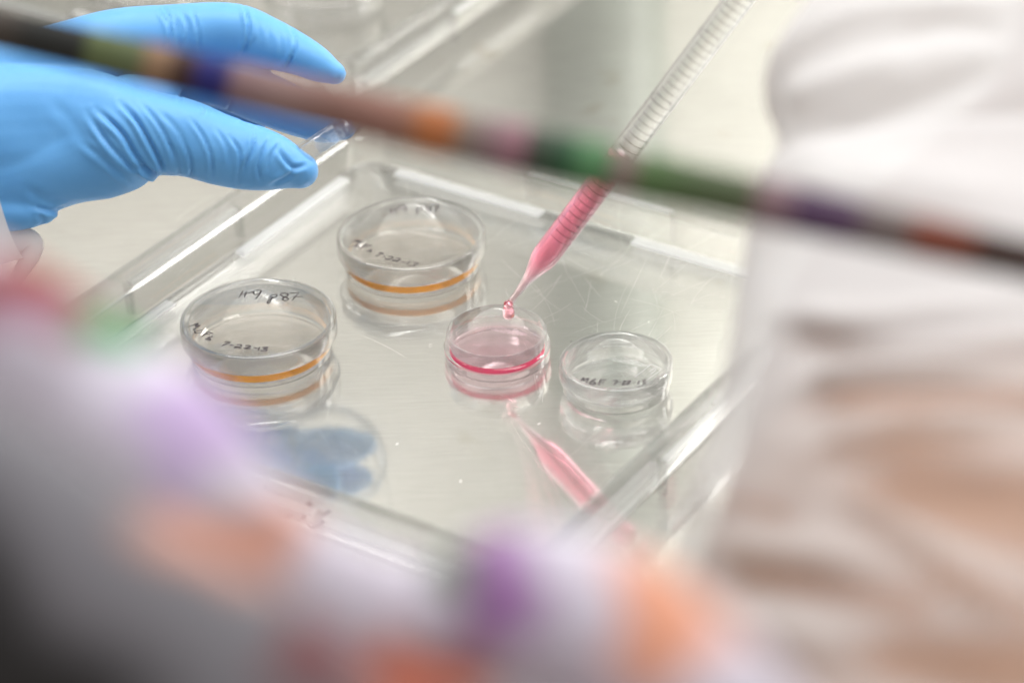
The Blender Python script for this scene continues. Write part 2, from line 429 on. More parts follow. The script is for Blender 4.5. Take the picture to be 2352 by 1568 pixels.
def medium(parent, rw, z0, z1, mat, name="culture_medium"):
    mb = MB(); n = 128
    prof = [(0, z0), (rw - 0.0008, z0), (rw, z0 + 0.0008), (rw, z1 + 0.0002), (rw - 0.0006, z1 + 0.00008), (rw - 0.0016, z1), (0, z1)]
    mb.lathe(prof, 128, 0, False)
    o = mb.build(name, [mat], parent, 50)
    return o
def dish60(loc, label, lines, split, fn, bubble):
    t = thing("petri_dish", label, "petri dish", loc, "round petri dishes in the tray")
    mb = MB(); mb.lathe(base60()); wall_slots(mb.build("base", [PLASTIC, PLWALL], t), 0.0250)
    medium(t, 0.02585, 0.00155, 0.0050, ORANGE)
    mb = MB(); mb.lathe(lid_profile(0.0293, 0.0150, 0.0074)); vent_ribs(mb, 0.0293, 0.0150, [R(184), R(303), R(64)])
    lid = wall_slots(mb.build("lid", [PLASTIC, PLWALL], t), 0.0276)
    for part in (lines[:split], lines[split:]):           # one written line each
        strokes("handwriting", part, fn, (0, 0, 1), 0.00056, INK, lid, -0.00008)
    if bubble is not None:
        mb = MB(); r = 0.0036
        mb.lathe([(0, 0)] + [(r * math.cos(R(a)), 0.0013 * math.sin(R(a))) for a in range(0, 90, 10)] + [(0, 0.0013)], 48)
        b = mb.build("bubble", WATER, t); b.location = bubble
    return t
def fa(X, Y): return plane_pt((700 + X / 3.136) / 1.7415, (1080 + Y / 3.136) / 1.7415, 0.0150)
def fb(X, Y): return plane_pt((1320 + X / 3.485) / 1.7415, (770 + Y / 3.485) / 1.7415, 0.0150)
def fd(X, Y): return plane_pt((2200 + X / 3.919) / 1.7415, (1280 + Y / 3.919) / 1.7415, 0.0115)
WA = [[(852, 258), (798, 348)], [(897, 264), (868, 338)], [(828, 302), (900, 292), (990, 264)],
      [(990, 262), (984, 290), (1010, 306), (1052, 290), (1082, 264), (1050, 250), (1012, 253)], [(1080, 262), (1056, 306), (1010, 358)],
      [(1222, 330), (1180, 372), (1158, 398), (1164, 414), (1182, 408), (1204, 372), (1228, 335)], [(1170, 352), (1215, 314), (1266, 306), (1276, 322), (1238, 345), (1195, 354)],
      [(1398, 290), (1350, 288), (1325, 305), (1348, 326), (1402, 345), (1422, 362), (1392, 379), (1350, 370), (1358, 350), (1402, 325), (1420, 305), (1398, 290)],
      [(1440, 288), (1500, 284), (1548, 284), (1508, 332), (1464, 382)], [(1480, 333), (1606, 330)],
      [(168, 710), (230, 684), (292, 664), (256, 696), (260, 700), (312, 690), (270, 718), (226, 750)],
      [(400, 738), (246, 764)], [(246, 764), (252, 788)], [(252, 788), (350, 778)],
      [(412, 772), (378, 798), (338, 822)], [(412, 772), (482, 796)], [(382, 797), (442, 806)], [(474, 828), (428, 836), (416, 848), (442, 860), (436, 874), (378, 856)],
      [(622, 892), (690, 904), (645, 920), (592, 945)], [(684, 936), (738, 940)],
      [(772, 934), (815, 930), (836, 944), (800, 962), (746, 970), (768, 958), (832, 980)], [(880, 948), (925, 944), (946, 952), (905, 972), (866, 980), (948, 982)],
      [(985, 968), (1032, 975)], [(1062, 962), (1040, 1006)], [(1095, 965), (1168, 966), (1112, 984), (1152, 994), (1135, 1012), (1072, 1008)]]
WB = [[(836, 212), (858, 288)], [(900, 210), (922, 278)], [(848, 252), (926, 228)], [(1040, 172), (985, 176), (948, 195), (952, 216), (992, 218), (1040, 196)], [(1044, 170), (1050, 205), (1066, 252)],
      [(1204, 208), (1216, 296)], [(1205, 218), (1258, 205), (1286, 224), (1262, 248), (1214, 256)],
      [(1400, 182), (1352, 180), (1334, 200), (1398, 226), (1406, 250), (1364, 262), (1350, 242), (1402, 214), (1408, 190), (1400, 182)],
      [(1428, 172), (1502, 164), (1486, 212), (1474, 262)], [(1452, 216), (1542, 204)],
      [(304, 690), (350, 668), (388, 654), (366, 684), (418, 660), (398, 692), (458, 674), (430, 704)], [(446, 688), (384, 714)], [(384, 714), (350, 742)], [(350, 742), (372, 757)], [(372, 757), (424, 744)], [(374, 730), (430, 720)],
      [(502, 716), (468, 746), (428, 776)], [(480, 712), (540, 734), (592, 744)], [(474, 746), (526, 754)], [(582, 788), (548, 794), (572, 808), (560, 822), (512, 806)],
      [(680, 830), (742, 846), (690, 860), (636, 885)], [(738, 878), (774, 888)], [(812, 886), (858, 886), (876, 902), (838, 922), (772, 926), (796, 916), (834, 936)],
      [(905, 912), (954, 910), (976, 926), (932, 948), (868, 946), (896, 938), (942, 960)], [(1000, 962), (1038, 970)], [(1112, 958), (1068, 1002)], [(1162, 964), (1234, 988), (1168, 1000), (1182, 1020), (1098, 1018)]]
WD = [[(472, 958), (530, 896), (528, 946), (602, 906), (570, 978)], [(718, 918), (642, 958), (628, 992), (686, 1002), (708, 976), (650, 964)], [(796, 922), (758, 1012)], [(790, 928), (884, 936)], [(772, 970), (852, 965)],
      [(982, 945), (1058, 948), (1000, 1008)], [(1086, 966), (1116, 966)], [(1146, 956), (1190, 950), (1132, 1002), (1184, 1000)], [(1212, 954), (1262, 950), (1200, 1002), (1264, 990)], [(1308, 972), (1336, 972)], [(1402, 944), (1378, 1002)],
      [(1440, 932), (1504, 934), (1458, 964), (1502, 980), (1444, 1006)]]
dishA = dish60((-0.0948, -0.0003, 0.00005), "orange filled lidded dish with a bubble under its lid, leftmost of the tray dishes", WA, 10, fa, (-0.0114, -0.0066, 0.0049))
dishB = dish60((-0.0382, 0.0598, 0.00005), "orange filled lidded dish farthest back in the tray, nearest the thumb of the glove", WB, 10, fb, None)

# pink dish, open
t = thing("petri_dish", "small open dish of pink liquid under the pipette tip", "petri dish", (-0.0056, -0.0095, 0.00005), "round petri dishes in the tray")
dishC = t
mb = MB(); mb.lathe(base35()); wall_slots(mb.build("base", [PLASTIC, PLWALL], t), 0.0160)
medium(t, 0.01775, 0.0023, 0.0052, PINK)
# clear dish with lid
t = thing("petri_dish", "small colourless lidded dish beside the pink one, near the tray edge", "petri dish", (0.0377, -0.0338, 0.00005), "round petri dishes in the tray")
dishD = t
mb = MB(); mb.lathe(base35()); wall_slots(mb.build("base", [PLASTIC, PLWALL], t), 0.0160)
medium(t, 0.01775, 0.0023, 0.0046, WATER)
mb = MB(); mb.lathe(lid_profile(0.0209, 0.0115, 0.0052)); vent_ribs(mb, 0.0209, 0.0115, [R(258), R(20), R(140)])
lid = wall_slots(mb.build("lid", [PLASTIC, PLWALL], t), 0.0192)
strokes("handwriting", WD, fd, (0, 0, 1), 0.00055, INK, lid, -0.00008)
em = MB()
def fe(X, Y): return plane_pt((2200 + X / 3.919) / 1.7415, (1280 + Y / 3.919) / 1.7415, 0.0026)
LG = [[(1590, 690), (1760, 770)], [(1760, 770), (1480, 960)], [(1590, 690), (1330, 890)], [(1640, 760), (1560, 800), (1620, 830)], [(1600, 740), (1660, 770), (1580, 850)]]
strokes("moulded_mark", LG, fe, (0, 0, 1), 0.00025, simple("moulded_grey", (0.45, 0.45, 0.46), 0.4, 0.05), t, 0.0)

# blurred dishes in the far tray
for (px, py, lab) in ((745, -8, "blurred empty clear dish in the far tray, above the fingertip"), (330, -20, "blurred empty clear dish in the far tray, above the knuckles")):
    p = plane_pt(px, py, 0.006)
    t = thing("petri_dish", lab, "petri dish", (p[0], p[1], 0.00005), "round petri dishes in the far tray")
    mb = MB(); mb.lathe(base60()); mb.build("base", PLASTIC, t)
    mb = MB(); mb.lathe(lid_profile(0.0293, 0.0150, 0.0074)); mb.build("lid", PLASTIC, t)

# little ring droplet on the tray floor
mb = MB(); mb.lathe([(0.0009 + 0.00025 * math.cos(R(a)), 0.0002 + 0.0002 * math.sin(R(a))) for a in range(0, 360, 30)], 40)
p = plane_pt(989, 795, 0)
dr = mb.build("droplet_ring", PLASTIC); dr.location = (p[0], p[1], 0.00005)
tag(dr, "tiny clear ring shaped droplet on the tray floor between the dishes", "droplet")

# tray handwriting on the near wall, its reflection drawn below as strokes
strokes("handwriting", W1, fw, tuple(-TT), 0.0008, simple("faded_ink_and_reflection", (0.05, 0.035, 0.05), 0.5, 0.1), tray, 0.0)

# ------------------------------------------------------------------ pipette
tip = np.array([-0.0008, -0.0106, 0.0227])
def best_dir():
    best = None
    for a in np.linspace(0.30, 0.75, 46):
        for b in np.linspace(-0.25, 0.35, 61):
            d = np.array([a, b, 1.0]); d /= np.linalg.norm(d)
            q = tip + d[None, :] * np.linspace(0.0, 0.25, 400)[:, None]
            pp, _ = project(q)
            e = 0
            for (X, Y) in ((1700, 0), (1447, 330), (1278, 555)):
                k = np.abs(pp[:, 1] - Y).argmin(); e += (pp[k, 0] - X) ** 2
            e += ((b - 0.03) * 60) ** 2
            if best is None or e < best[0]: best = (e, d)
    return best[1]
pdir = best_dir()
pip = thing("pipette", "clear graduated pipette half filled with pink liquid, reaching down over the pink dish", "pipette", tuple(tip))
q = Vector(pdir).to_track_quat("Z", "Y"); pip.rotation_mode = "QUATERNION"
# roll the tube so its scale faces the lens
qm = np.array(q.to_matrix()); tocam = CAMLOC - tip; lc = qm.T @ tocam
FACE = math.atan2(lc[1], lc[0])
pip.rotation_quaternion = q
RO, RI = 0.0050, 0.0040
LT = 0.0250
def pr(z, ro0, ro1):                      # taper from the tip to the shoulder
    u = min(max(z / LT, 0), 1); s = float(np.interp(u, [0, .25, .5, .65, .77, .9, 1], [0, .05, .18, .42, .68, .92, 1]))
    return ro0 + (ro1 - ro0) * s
zs = [0, 0.003, 0.006, 0.009, 0.012, 0.015, 0.018, 0.0205, 0.0225, 0.024, 0.0255]
outer = [(pr(z, 0.00115, RO), z) for z in zs] + [(RO, 0.03), (RO, 0.29)]
inner = [(pr(z, 0.00065, RI), z) for z in zs] + [(RI, 0.03), (RI, 0.29)]
mb = MB(); mb.lathe(outer + inner[::-1], 72); mb.build("tube", PIPEGL, pip, 60)
LIQ = 0.0745
mb = MB(); prof = [(0, 0.0004)] + [(pr(z, 0.00065, RI) + 0.00006, z) for z in zs[:]] + [(RI + 0.00006, 0.03), (RI + 0.00006, LIQ), (0, LIQ - 0.0006)]
prof[1] = (0.0007, 0.0004)
mb.lathe(prof, 72, 0, False); mb.build("pink_liquid", PINK_TUBE, pip, 60)
def band(mb, z, a0, a1, w, r=RO + 0.00003):
    a = np.linspace(a0, a1, 40); V = []
    for zz in (z - w / 2, z + w / 2): V += [(r * math.cos(x), r * math.sin(x), zz) for x in a]
    mb.add(V, [(i, i + 1, 41 + i - 0, 40 + i) for i in range(39)])
mb = MB(); step = 0.00295; z0 = 0.0345
for i in range(72):
    z = z0 + i * step
    major = i % 10 == 2
    if major: band(mb, z, FACE - R(165), FACE + R(165), 0.00026)
    else: band(mb, z, FACE - R(40), FACE + R(88), 0.00022)
grad = mb.build("graduations", GRAD, pip, None, False)
def digit_mesh(txt, z):
    cu = bpy.data.curves.new("numeral", "FONT"); cu.body = txt; cu.size = 0.0034; cu.align_x = "CENTER"
    ob = bpy.data.objects.new("numeral", cu); COL.objects.link(ob)
    dg = bpy.context.evaluated_depsgraph_get(); me = bpy.data.meshes.new_from_object(ob.evaluated_get(dg))
    bpy.data.objects.remove(ob)
    a0 = FACE - R(62)
    for v in me.vertices:                 # wrap round the tube, upright across its length
        a = a0 + (v.co.x) / RO; zz = z + 0.0006 + v.co.y
        v.co = ((RO + 0.00004) * math.cos(a), (RO + 0.00004) * math.sin(a), zz)
    o = bpy.data.objects.new("numeral", me); COL.objects.link(o); me.materials.append(GRAD); o.parent = pip
for k in range(7): digit_mesh(str(k + 1), z0 + (2 + 10 * k) * step)
# hanging drop
mb = MB()
prof = [(0, 0.0012), (0.0013, 0.0012), (0.00175, 0.0004), (0.00165, -0.0006), (0.0019, -0.0018), (0.00225, -0.0032), (0.0022, -0.0044), (0.0016, -0.0055), (0.0008, -0.0060), (0, -0.0061)]
cs = catmull([(r, 0, z) for r, z in prof], 4)
mb.lathe([(0, 0.0012)] + [(max(abs(c[0]), 0.00002), c[2]) for c in cs[1:-1]] + [(0, -0.0061)], 48, 0, False)
drop = mb.build("drop", liquid("pink_drop", (1.0, 0.22, 0.40), 190), None, 60)
drop.location = tuple(tip); tag(drop, "pink drop hanging from the pipette tip over the open dish", "drop")

# ------------------------------------------------------------------ lid held by the glove
lc = depth_pt(722, 340, 1.066)
ax_img = np.array([-0.545, 0.84])                  # lid normal in the picture (x right, y up)
nrm = RIGHT * ax_img[0] + UP * ax_img[1] - FWD * 0.06; nrm /= np.linalg.norm(nrm)
held = thing("dish_lid", "small clear round lid pinched between the blue gloved thumb and finger", "lid", tuple(lc))
held.rotation_mode = "QUATERNION"; held.rotation_quaternion = Vector(nrm).to_track_quat("Z", "Y")
mb = MB(); mb.lathe([(r, z - 0.0115) for r, z in lid_profile(0.0209, 0.0150, 0.0078)])
vent_ribs(mb, 0.0209, 0.0035, [R(20), R(140), R(260)])
wall_slots(mb.build("lid_shell", [PLASTIC, PLWALL], held), 0.0192)

# ------------------------------------------------------------------ person: gloved hand, cuff, right sleeve
person = thing("person", "person in a white coat with a blue glove, working over the tray", "person", tuple(depth_pt(0, 420, 1.05)))
def tube_px(mb, chain, per=7, seg=30, flatr=None):
    c = catmull([(x, y, d) for x, y, d, r in chain], per); r = catmull([(q[3], 0, 0) for q in chain], per)[:, 0]
    C = np.array([depth_pt(*k) for k in c]); rad = r * c[:, 2] / FPX
    fl = np.array([1.0 if k < 95 else max(0.62, 1 - (k - 95) / 160) for k in r]) if flatr is None else np.full(len(r), flatr)
    loft(mb, C, rad, seg, fl)
mb = MB()
tube_px(mb, [(-120, 335, 1.055, 175), (60, 318, 1.055, 170), (190, 312, 1.052, 152), (280, 312, 1.048, 128), (345, 308, 1.046, 100), (425, 318, 1.046, 90), (500, 342, 1.046, 84), (580, 362, 1.047, 75), (640, 376, 1.049, 64), (688, 391, 1.050, 45)])
tube_px(mb, [(-120, 262, 1.068, 120), (60, 192, 1.068, 112), (165, 150, 1.068, 104), (255, 108, 1.070, 86), (340, 86, 1.070, 73), (450, 78, 1.071, 68), (548, 79, 1.072, 69), (615, 97, 1.071, 60), (680, 124, 1.069, 49), (735, 153, 1.068, 41), (768, 169, 1.067, 28)])
tube_px(mb, [(120, 190, 1.076, 90), (260, 170, 1.078, 80), (360, 178, 1.078, 66), (430, 182, 1.078, 60), (515, 190, 1.078, 63), (600, 222, 1.076, 60), (690, 260, 1.074, 56), (755, 284, 1.073, 46), (790, 292, 1.073, 30)])
tube_px(mb, [(150, 240, 1.082, 90), (300, 215, 1.086, 66), (390, 222, 1.089, 52), (470, 243, 1.089, 46), (550, 268, 1.086, 36), (595, 284, 1.084, 22)])
tube_px(mb, [(-120, 430, 1.055, 110), (50, 402, 1.055, 105), (140, 372, 1.053, 104), (230, 345, 1.050, 112), (298, 338, 1.046, 98), (335, 335, 1.044, 78)])
tube_px(mb, [(300, 230, 1.058, 60), (350, 225, 1.062, 55), (385, 200, 1.072, 34)])
tube_px(mb, [(-60, 470, 1.052, 70), (40, 486, 1.050, 48), (100, 484, 1.050, 34)])
raw = mb.build("glove", None or INK, None, None)
raw.data.materials.clear()
mr = raw.modifiers.new("r", "REMESH"); mr.mode = "VOXEL"; mr.voxel_size = 0.00085; mr.use_smooth_shade = True
ms = raw.modifiers.new("s", "SMOOTH"); ms.factor = 0.5; ms.iterations = 18
dg = bpy.context.evaluated_depsgraph_get()
gm = bpy.data.meshes.new_from_object(raw.evaluated_get(dg)); bpy.data.objects.remove(raw)
nv = len(gm.vertices); V = np.empty(nv * 3); gm.vertices.foreach_get("co", V); V = V.reshape(-1, 3)
NV = np.empty(nv * 3); gm.vertex_normals.foreach_get("vector", NV); NV = NV.reshape(-1, 3)
PX, ZD = project(V)
facing = np.clip(-(NV @ FWD) * 2.2 + 0.6, 0, 1)
def seg_dist(P, poly):
    poly = catmull(np.c_[poly, np.zeros(len(poly))], 6)[:, :2] if len(poly) > 2 else np.asarray(poly, float)
    D = np.full(len(P), 1e9); S = np.zeros(len(P)); K = np.zeros(len(P))
    for i in range(len(poly) - 1):
        a, b = poly[i], poly[i + 1]; ab = b - a; L = ab @ ab + 1e-9
        u = np.clip(((P - a) @ ab) / L, 0, 1); w = P - (a + u[:, None] * ab); d = np.hypot(w[:, 0], w[:, 1])
        s = np.sign(ab[0] * w[:, 1] - ab[1] * w[:, 0]); mk = d < D
        D[mk] = d[mk]; S[mk] = s[mk]; K[mk] = ((i + u[mk]) / (len(poly) - 1))
    return D, S, K
C1 = 2.7306
# folds traced over the glove: (points, depth mm, width px, which finger by depth limit)
WR = [([(600, 680), (760, 830), (860, 990), (940, 1066)], 1.5, 9), ([(750, 640), (860, 760), (940, 900), (1000, 1010), (1035, 1090)], 1.7, 8),
      ([(880, 640), (980, 760), (1050, 880), (1090, 1000), (1105, 1100)], 0.8, 7), ([(1050, 880), (1095, 960), (1122, 1050), (1122, 1115)], 0.7, 6),
      ([(1190, 740), (1270, 850), (1318, 960), (1330, 1050), (1326, 1135)], 0.9, 6), ([(1130, 860), (1185, 970), (1202, 1060), (1182, 1125)], 0.8, 6),
      ([(1440, 850), (1500, 950), (1505, 1060), (1490, 1168)], 0.9, 6), ([(1596, 820), (1582, 940), (1545, 1020), (1518, 1130)], 1.0, 6),
      ([(1690, 860), (1640, 970), (1618, 1060), (1640, 1150)], 0.8, 6), ([(1752, 890), (1695, 990), (1680, 1080)], 0.6, 6), ([(1350, 800), (1420, 920), (1440, 1050)], 0.5, 6),
      ([(1740, 930), (1800, 1020), (1850, 1052), (1930, 1030)], 0.9, 8), ([(1850, 1050), (1800, 1110), (1700, 1160)], 0.7, 8),
      ([(540, 700), (680, 900), (800, 1020), (890, 1075)], 0.9, 9), ([(500, 880), (660, 1010), (800, 1120)], 0.4, 11), ([(650, 1000), (760, 1100), (850, 1165)], 0.35, 9),
      ([(860, 1030), (960, 1085), (1040, 1112)], 2.2, 8), ([(1000, 700), (1100, 800), (1180, 930)], 0.35, 9), ([(300, 620), (450, 760), (560, 930)], 0.25, 20),
      ([(985, 30), (1045, 140), (1062, 230), (1050, 330)], 0.7, 5), ([(1015, 30), (1062, 120), (1080, 280)], 0.7, 5), ([(1130, 60), (1178, 170), (1170, 290)], 0.6, 6),
      ([(1200, 50), (1240, 190), (1252, 340)], 0.7, 5), ([(1090, 100), (1110, 220), (1120, 320)], 0.4, 5), ([(1526, 30), (1556, 140), (1552, 260), (1500, 375)], 1.3, 6),
      ([(1600, 240), (1560, 310), (1520, 360)], 0.5, 7), ([(1815, 150), (1850, 260), (1832, 360), (1770, 460)], 0.7, 6), ([(1860, 270), (1820, 380), (1785, 450)], 0.5, 5),
      ([(1735, 150), (1765, 290), (1760, 400)], 0.25, 7), ([(1610, 110), (1632, 250)], 0.2, 7), ([(1680, 150), (1690, 300)], 0.2, 7),
      ([(1470, 560), (1455, 640), (1415, 700)], 0.7, 6), ([(1190, 520), (1150, 570), (1110, 640)], 0.7, 6),
      ([(1280, 660), (1300, 700), (1270, 740)], 0.6, 6), ([(1500, 740), (1560, 770), (1620, 790)], 0.6, 5),
      ([(200, 1290), (330, 1320), (440, 1295)], 1.0, 9), ([(240, 1330), (270, 1390), (240, 1430)], 0.6, 8), ([(150, 1180), (300, 1250), (500, 1270)], 0.4, 16)]
disp = np.zeros(nv)
for pts, dep, w in WR:
    P = np.array(pts, float) / C1
    lo, hi = P.min(0) - 45, P.max(0) + 45
    idx = np.where((PX[:, 0] > lo[0]) & (PX[:, 0] < hi[0]) & (PX[:, 1] > lo[1]) & (PX[:, 1] < hi[1]) & (facing > 0))[0]
    if len(idx) == 0: continue
    D, S, K = seg_dist(PX[idx], P)
    taper = np.clip(np.minimum(K, 1 - K) * 5, 0.12, 1)
    wv = w * 0.62
    g = -np.exp(-(D / wv) ** 2) + 0.75 * np.exp(-((D * S - 2.1 * wv) / (1.25 * wv)) ** 2) + 0.25 * np.exp(-((D * S + 2.0 * wv) / (1.1 * wv)) ** 2)
    disp[idx] += g * dep * 0.00105 * taper * facing[idx]
V = V + NV * disp[:, None]
# slight looseness of the rubber
ph = rng.uniform(0, 6.28, (10,)); kv = rng.normal(0, 1, (10, 3))
for i in range(10):
    V += NV * (0.00010 * np.sin(V @ (kv[i] / np.linalg.norm(kv[i]) * rng.uniform(150, 420)) + ph[i]))[:, None]
gm.vertices.foreach_set("co", V.ravel()); gm.update()
gm.polygons.foreach_set("use_smooth", [True] * len(gm.polygons))
mt, nt, out = new_mat("blue_nitrile")
p = principled(nt, (0.105, 0.32, 0.63), 0.5)
p.inputs["Specular IOR Level"].default_value = 0.34
p.inputs["Sheen Weight"].default_value = 0.12; p.inputs["Sheen Roughness"].default_value = 0.4
p.inputs["Subsurface Weight"].default_value = 0.08; p.inputs["Subsurface Radius"].default_value = (0.001, 0.002, 0.004)
tc = nt.nodes.new("ShaderNodeTexCoord"); nz = noise(nt, 1500, 3, tc.outputs["Object"])
nz2 = noise(nt, 60, 4, tc.outputs["Object"])
rp = ramp(nt, nz2.outputs[0], [(0.3, (0.098, 0.31, 0.62)), (0.7, (0.115, 0.34, 0.66))]); nt.links.new(rp.outputs[0], p.inputs["Base Color"])
b = nt.nodes.new("ShaderNodeBump"); b.inputs["Strength"].default_value = 0.25; b.inputs["Distance"].default_value = 0.00012
nt.links.new(nz.outputs[0], b.inputs["Height"]); nt.links.new(b.outputs[0], p.inputs["Normal"]); nt.links.new(p.outputs[0], out.inputs[0])
gm.materials.clear(); gm.materials.append(mt)
def put(o):                                # parent to the person, keeping world place
    o.parent = person; o.matrix_parent_inverse = parent_world(person).inverted(); return o
glove = bpy.data.objects.new("gloved_hand", gm); COL.objects.link(glove); put(glove)
glove["label"] = "blue nitrile glove with fine wrinkles over the thumb and fingers"

# coat cloth
mt, nt, out = new_mat("white_coat_cloth")
d = principled(nt, (0.67, 0.66, 0.66), 0.85); d.inputs["Sheen Weight"].default_value = 0.2
tr = nt.nodes.new("ShaderNodeBsdfTranslucent"); tr.inputs[0].default_value = (0.9, 0.70, 0.56, 1)
tp = nt.nodes.new("ShaderNodeBsdfTransparent")
m1 = nt.nodes.new("ShaderNodeMixShader"); m1.inputs[0].default_value = 0.13
m2 = nt.nodes.new("ShaderNodeMixShader"); ca = nt.nodes.new("ShaderNodeAttribute"); ca.attribute_name = "cling"          # single layer pressed on the arm is sheer, pleats are not
cmr = nt.nodes.new("ShaderNodeMapRange"); cmr.inputs[3].default_value = 0.20; cmr.inputs[4].default_value = 0.90
nt.links.new(ca.outputs["Fac"], cmr.inputs[0]); nt.links.new(cmr.outputs[0], m2.inputs[0])
tc = nt.nodes.new("ShaderNodeTexCoord"); nz = noise(nt, 1600, 2, tc.outputs["Object"])
b = nt.nodes.new("ShaderNodeBump"); b.inputs["Strength"].default_value = 0.2; b.inputs["Distance"].default_value = 0.0002
nt.links.new(nz.outputs[0], b.inputs["Height"]); nt.links.new(b.outputs[0], d.inputs["Normal"])
nt.links.new(d.outputs[0], m1.inputs[1]); nt.links.new(tr.outputs[0], m1.inputs[2])
nt.links.new(m1.outputs[0], m2.inputs[1]); nt.links.new(tp.outputs[0], m2.inputs[2]); nt.links.new(m2.outputs[0], out.inputs[0])
COAT = mt
SKIN = simple("skin", (0.32, 0.155, 0.078), 0.55, 0.06, 40)

def fold_cloth(chain, name, folds, cling=(), per=14, seg=150, flat=0.6, cap=True):
    mb = MB(); c = catmull([(x, y, d) for x, y, d, r in chain], per); r = catmull([(q[3], 0, 0) for q in chain], per)[:, 0]
    C = np.array([depth_pt(*k) for k in c]); loft(mb, C, r * c[:, 2] / FPX, seg, np.full(len(r), flat), False)
    V = np.array(mb.v); n = len(C)
    PXs, _ = project(V)
    ctr = np.repeat(C, seg, axis=0); nr = V - ctr; nr /= np.linalg.norm(nr, axis=1)[:, None]
    fc = np.clip(-(nr @ FWD) * 2 + 0.4, 0, 1); dd = np.zeros(len(V))
    for pts, dep, w in folds:
        D, S, K = seg_dist(PXs, np.array(pts, float)); tp_ = np.clip(np.minimum(K, 1 - K) * 4, 0.25, 1)
        dd += np.exp(-(D / w) ** 2) * dep * (0.0008 if dep > 0 else 0.0005) * tp_
    cl = np.zeros(len(V))
    for pts, w, a in cling:
        D, S, K = seg_dist(PXs, np.array(pts, float)); cl += 0.8 * a * np.exp(-(D / (w * (0.45 + 0.75 * K))) ** 2) * np.clip(K * 4 + 0.1, 0, 1)
    if cling: cl += 0.42 * np.clip((PXs[:, 1] - 620) / 420, 0, 1)
    for i in range(8):
        k = rng.normal(0, 1, 3); k /= np.linalg.norm(k)
        dd += 0.0006 * np.sin(V @ k * rng.uniform(40, 130) + rng.uniform(0, 6))
    V = V + nr * (dd * np.clip(fc + 0.15, 0, 1))[:, None]
    o = mesh_obj(name, V, mb.f, COAT, None, None)
    o.data.attributes.new("cling", "FLOAT", "POINT").data.foreach_set("value", np.clip(cl, 0, 1))
    return o
sleeve_chain = [(2380, -330, 0.83, 300), (2370, -120, 0.82, 370), (2350, 60, 0.81, 490), (2340, 220, 0.80, 585), (2345, 330, 0.79, 560), (2350, 450, 0.785, 608), (2355, 580, 0.775, 640), (2360, 740, 0.76, 668), (2370, 920, 0.745, 705),
                (2390, 1080, 0.73, 770), (2420, 1260, 0.71, 870), (2460, 1480, 0.69, 980), (2500, 1750, 0.67, 1080), (2560, 2250, 0.64, 1180)]
sh = lambda L: [(1378 + a, b) for a, b in L]
folds = [(sh([(400, 760), (560, 800), (760, 815), (1000, 800)]), -7, 26), (sh([(430, 720), (620, 735), (1000, 690)]), 5, 30), (sh([(480, 885), (650, 862), (1000, 835)]), 6, 24),
         (sh([(420, 960), (620, 925), (1000, 905)]), -8, 40), (sh([(480, 1060), (700, 1010), (1000, 968)]), 7, 26), (sh([(590, 1095), (760, 1110), (1000, 1150)]), -12, 60),
         (sh([(520, 1100), (690, 1195), (840, 1310), (1000, 1460)]), 9, 34), (sh([(240, 1310), (450, 1345), (700, 1380)]), -8, 34), (sh([(280, 1250), (450, 1270), (640, 1290)]), 6, 34),
         (sh([(250, 1420), (450, 1460), (640, 1540)]), 6, 40), (sh([(640, 1480), (800, 1540), (1000, 1600)]), -9, 60), (sh([(280, 1020), (250, 1130), (330, 1180)]), 5, 40),
         (sh([(420, 330), (600, 290), (800, 200), (1000, 120)]), -5, 34), (sh([(400, 240), (560, 180), (760, 120)]), 4, 40), (sh([(640, 110), (800, 60), (980, 90)]), -4, 30), (sh([(430, 430), (650, 420), (1000, 460)]), 4, 60)]
CLING = [(sh([(560, 1100), (760, 1130), (1000, 1170), (1250, 1190)]), 110, 1.0), (sh([(430, 935), (650, 925), (1000, 920), (1250, 910)]), 46, 0.75), (sh([(380, 770), (520, 805), (700, 822), (1000, 800)]), 30, 0.6), (sh([(230, 1325), (450, 1348), (720, 1390)]), 36, 0.6),
         (sh([(560, 1500), (760, 1520), (1000, 1540), (1250, 1560)]), 100, 0.9), (sh([(250, 1060), (300, 1140), (420, 1180)]), 40, 0.4), (sh([(720, 1300), (860, 1360), (1000, 1400)]), 30, 0.5), (sh([(480, 980), (640, 1000), (760, 985)]), 26, 0.4)]
sleeve = put(fold_cloth(sleeve_chain, "coat_sleeve", folds, CLING))
sleeve["label"] = "loose white coat sleeve with deep soft folds"
mb = MB(); tube_px(mb, [(2480, -200, 0.83, 150), (2500, 200, 0.80, 200), (2430, 600, 0.772, 470), (2405, 760, 0.762, 600), (2412, 950, 0.748, 685), (2430, 1100, 0.736, 742), (2460, 1260, 0.716, 828), (2500, 1500, 0.692, 945), (2560, 1800, 0.67, 1040), (2600, 2200, 0.645, 1100)], 8, 40, 0.57)
put(mb.build("forearm", SKIN, None, None))
# left cuff
cuff_chain = [(-460, 545, 1.04, 185), (-300, 506, 1.045, 180), (-120, 463, 1.048, 174), (16, 431, 1.048, 168)]
cf = fold_cloth(cuff_chain, "coat_cuff", [([(-60, 420), (-20, 520), (0, 640)], 2.0, 20)], (), 8, 64, 0.8)
put(cf); cf["label"] = "white coat cuff round the gloved wrist"
mb = MB(); tube_px(mb, [(25, 548, 1.052, 30), (66, 556, 1.052, 30), (72, 580, 1.052, 24), (40, 640, 1.052, 16)], 6, 20, 0.5)
fl = put(mb.build("cuff_fold", COAT, None, None))

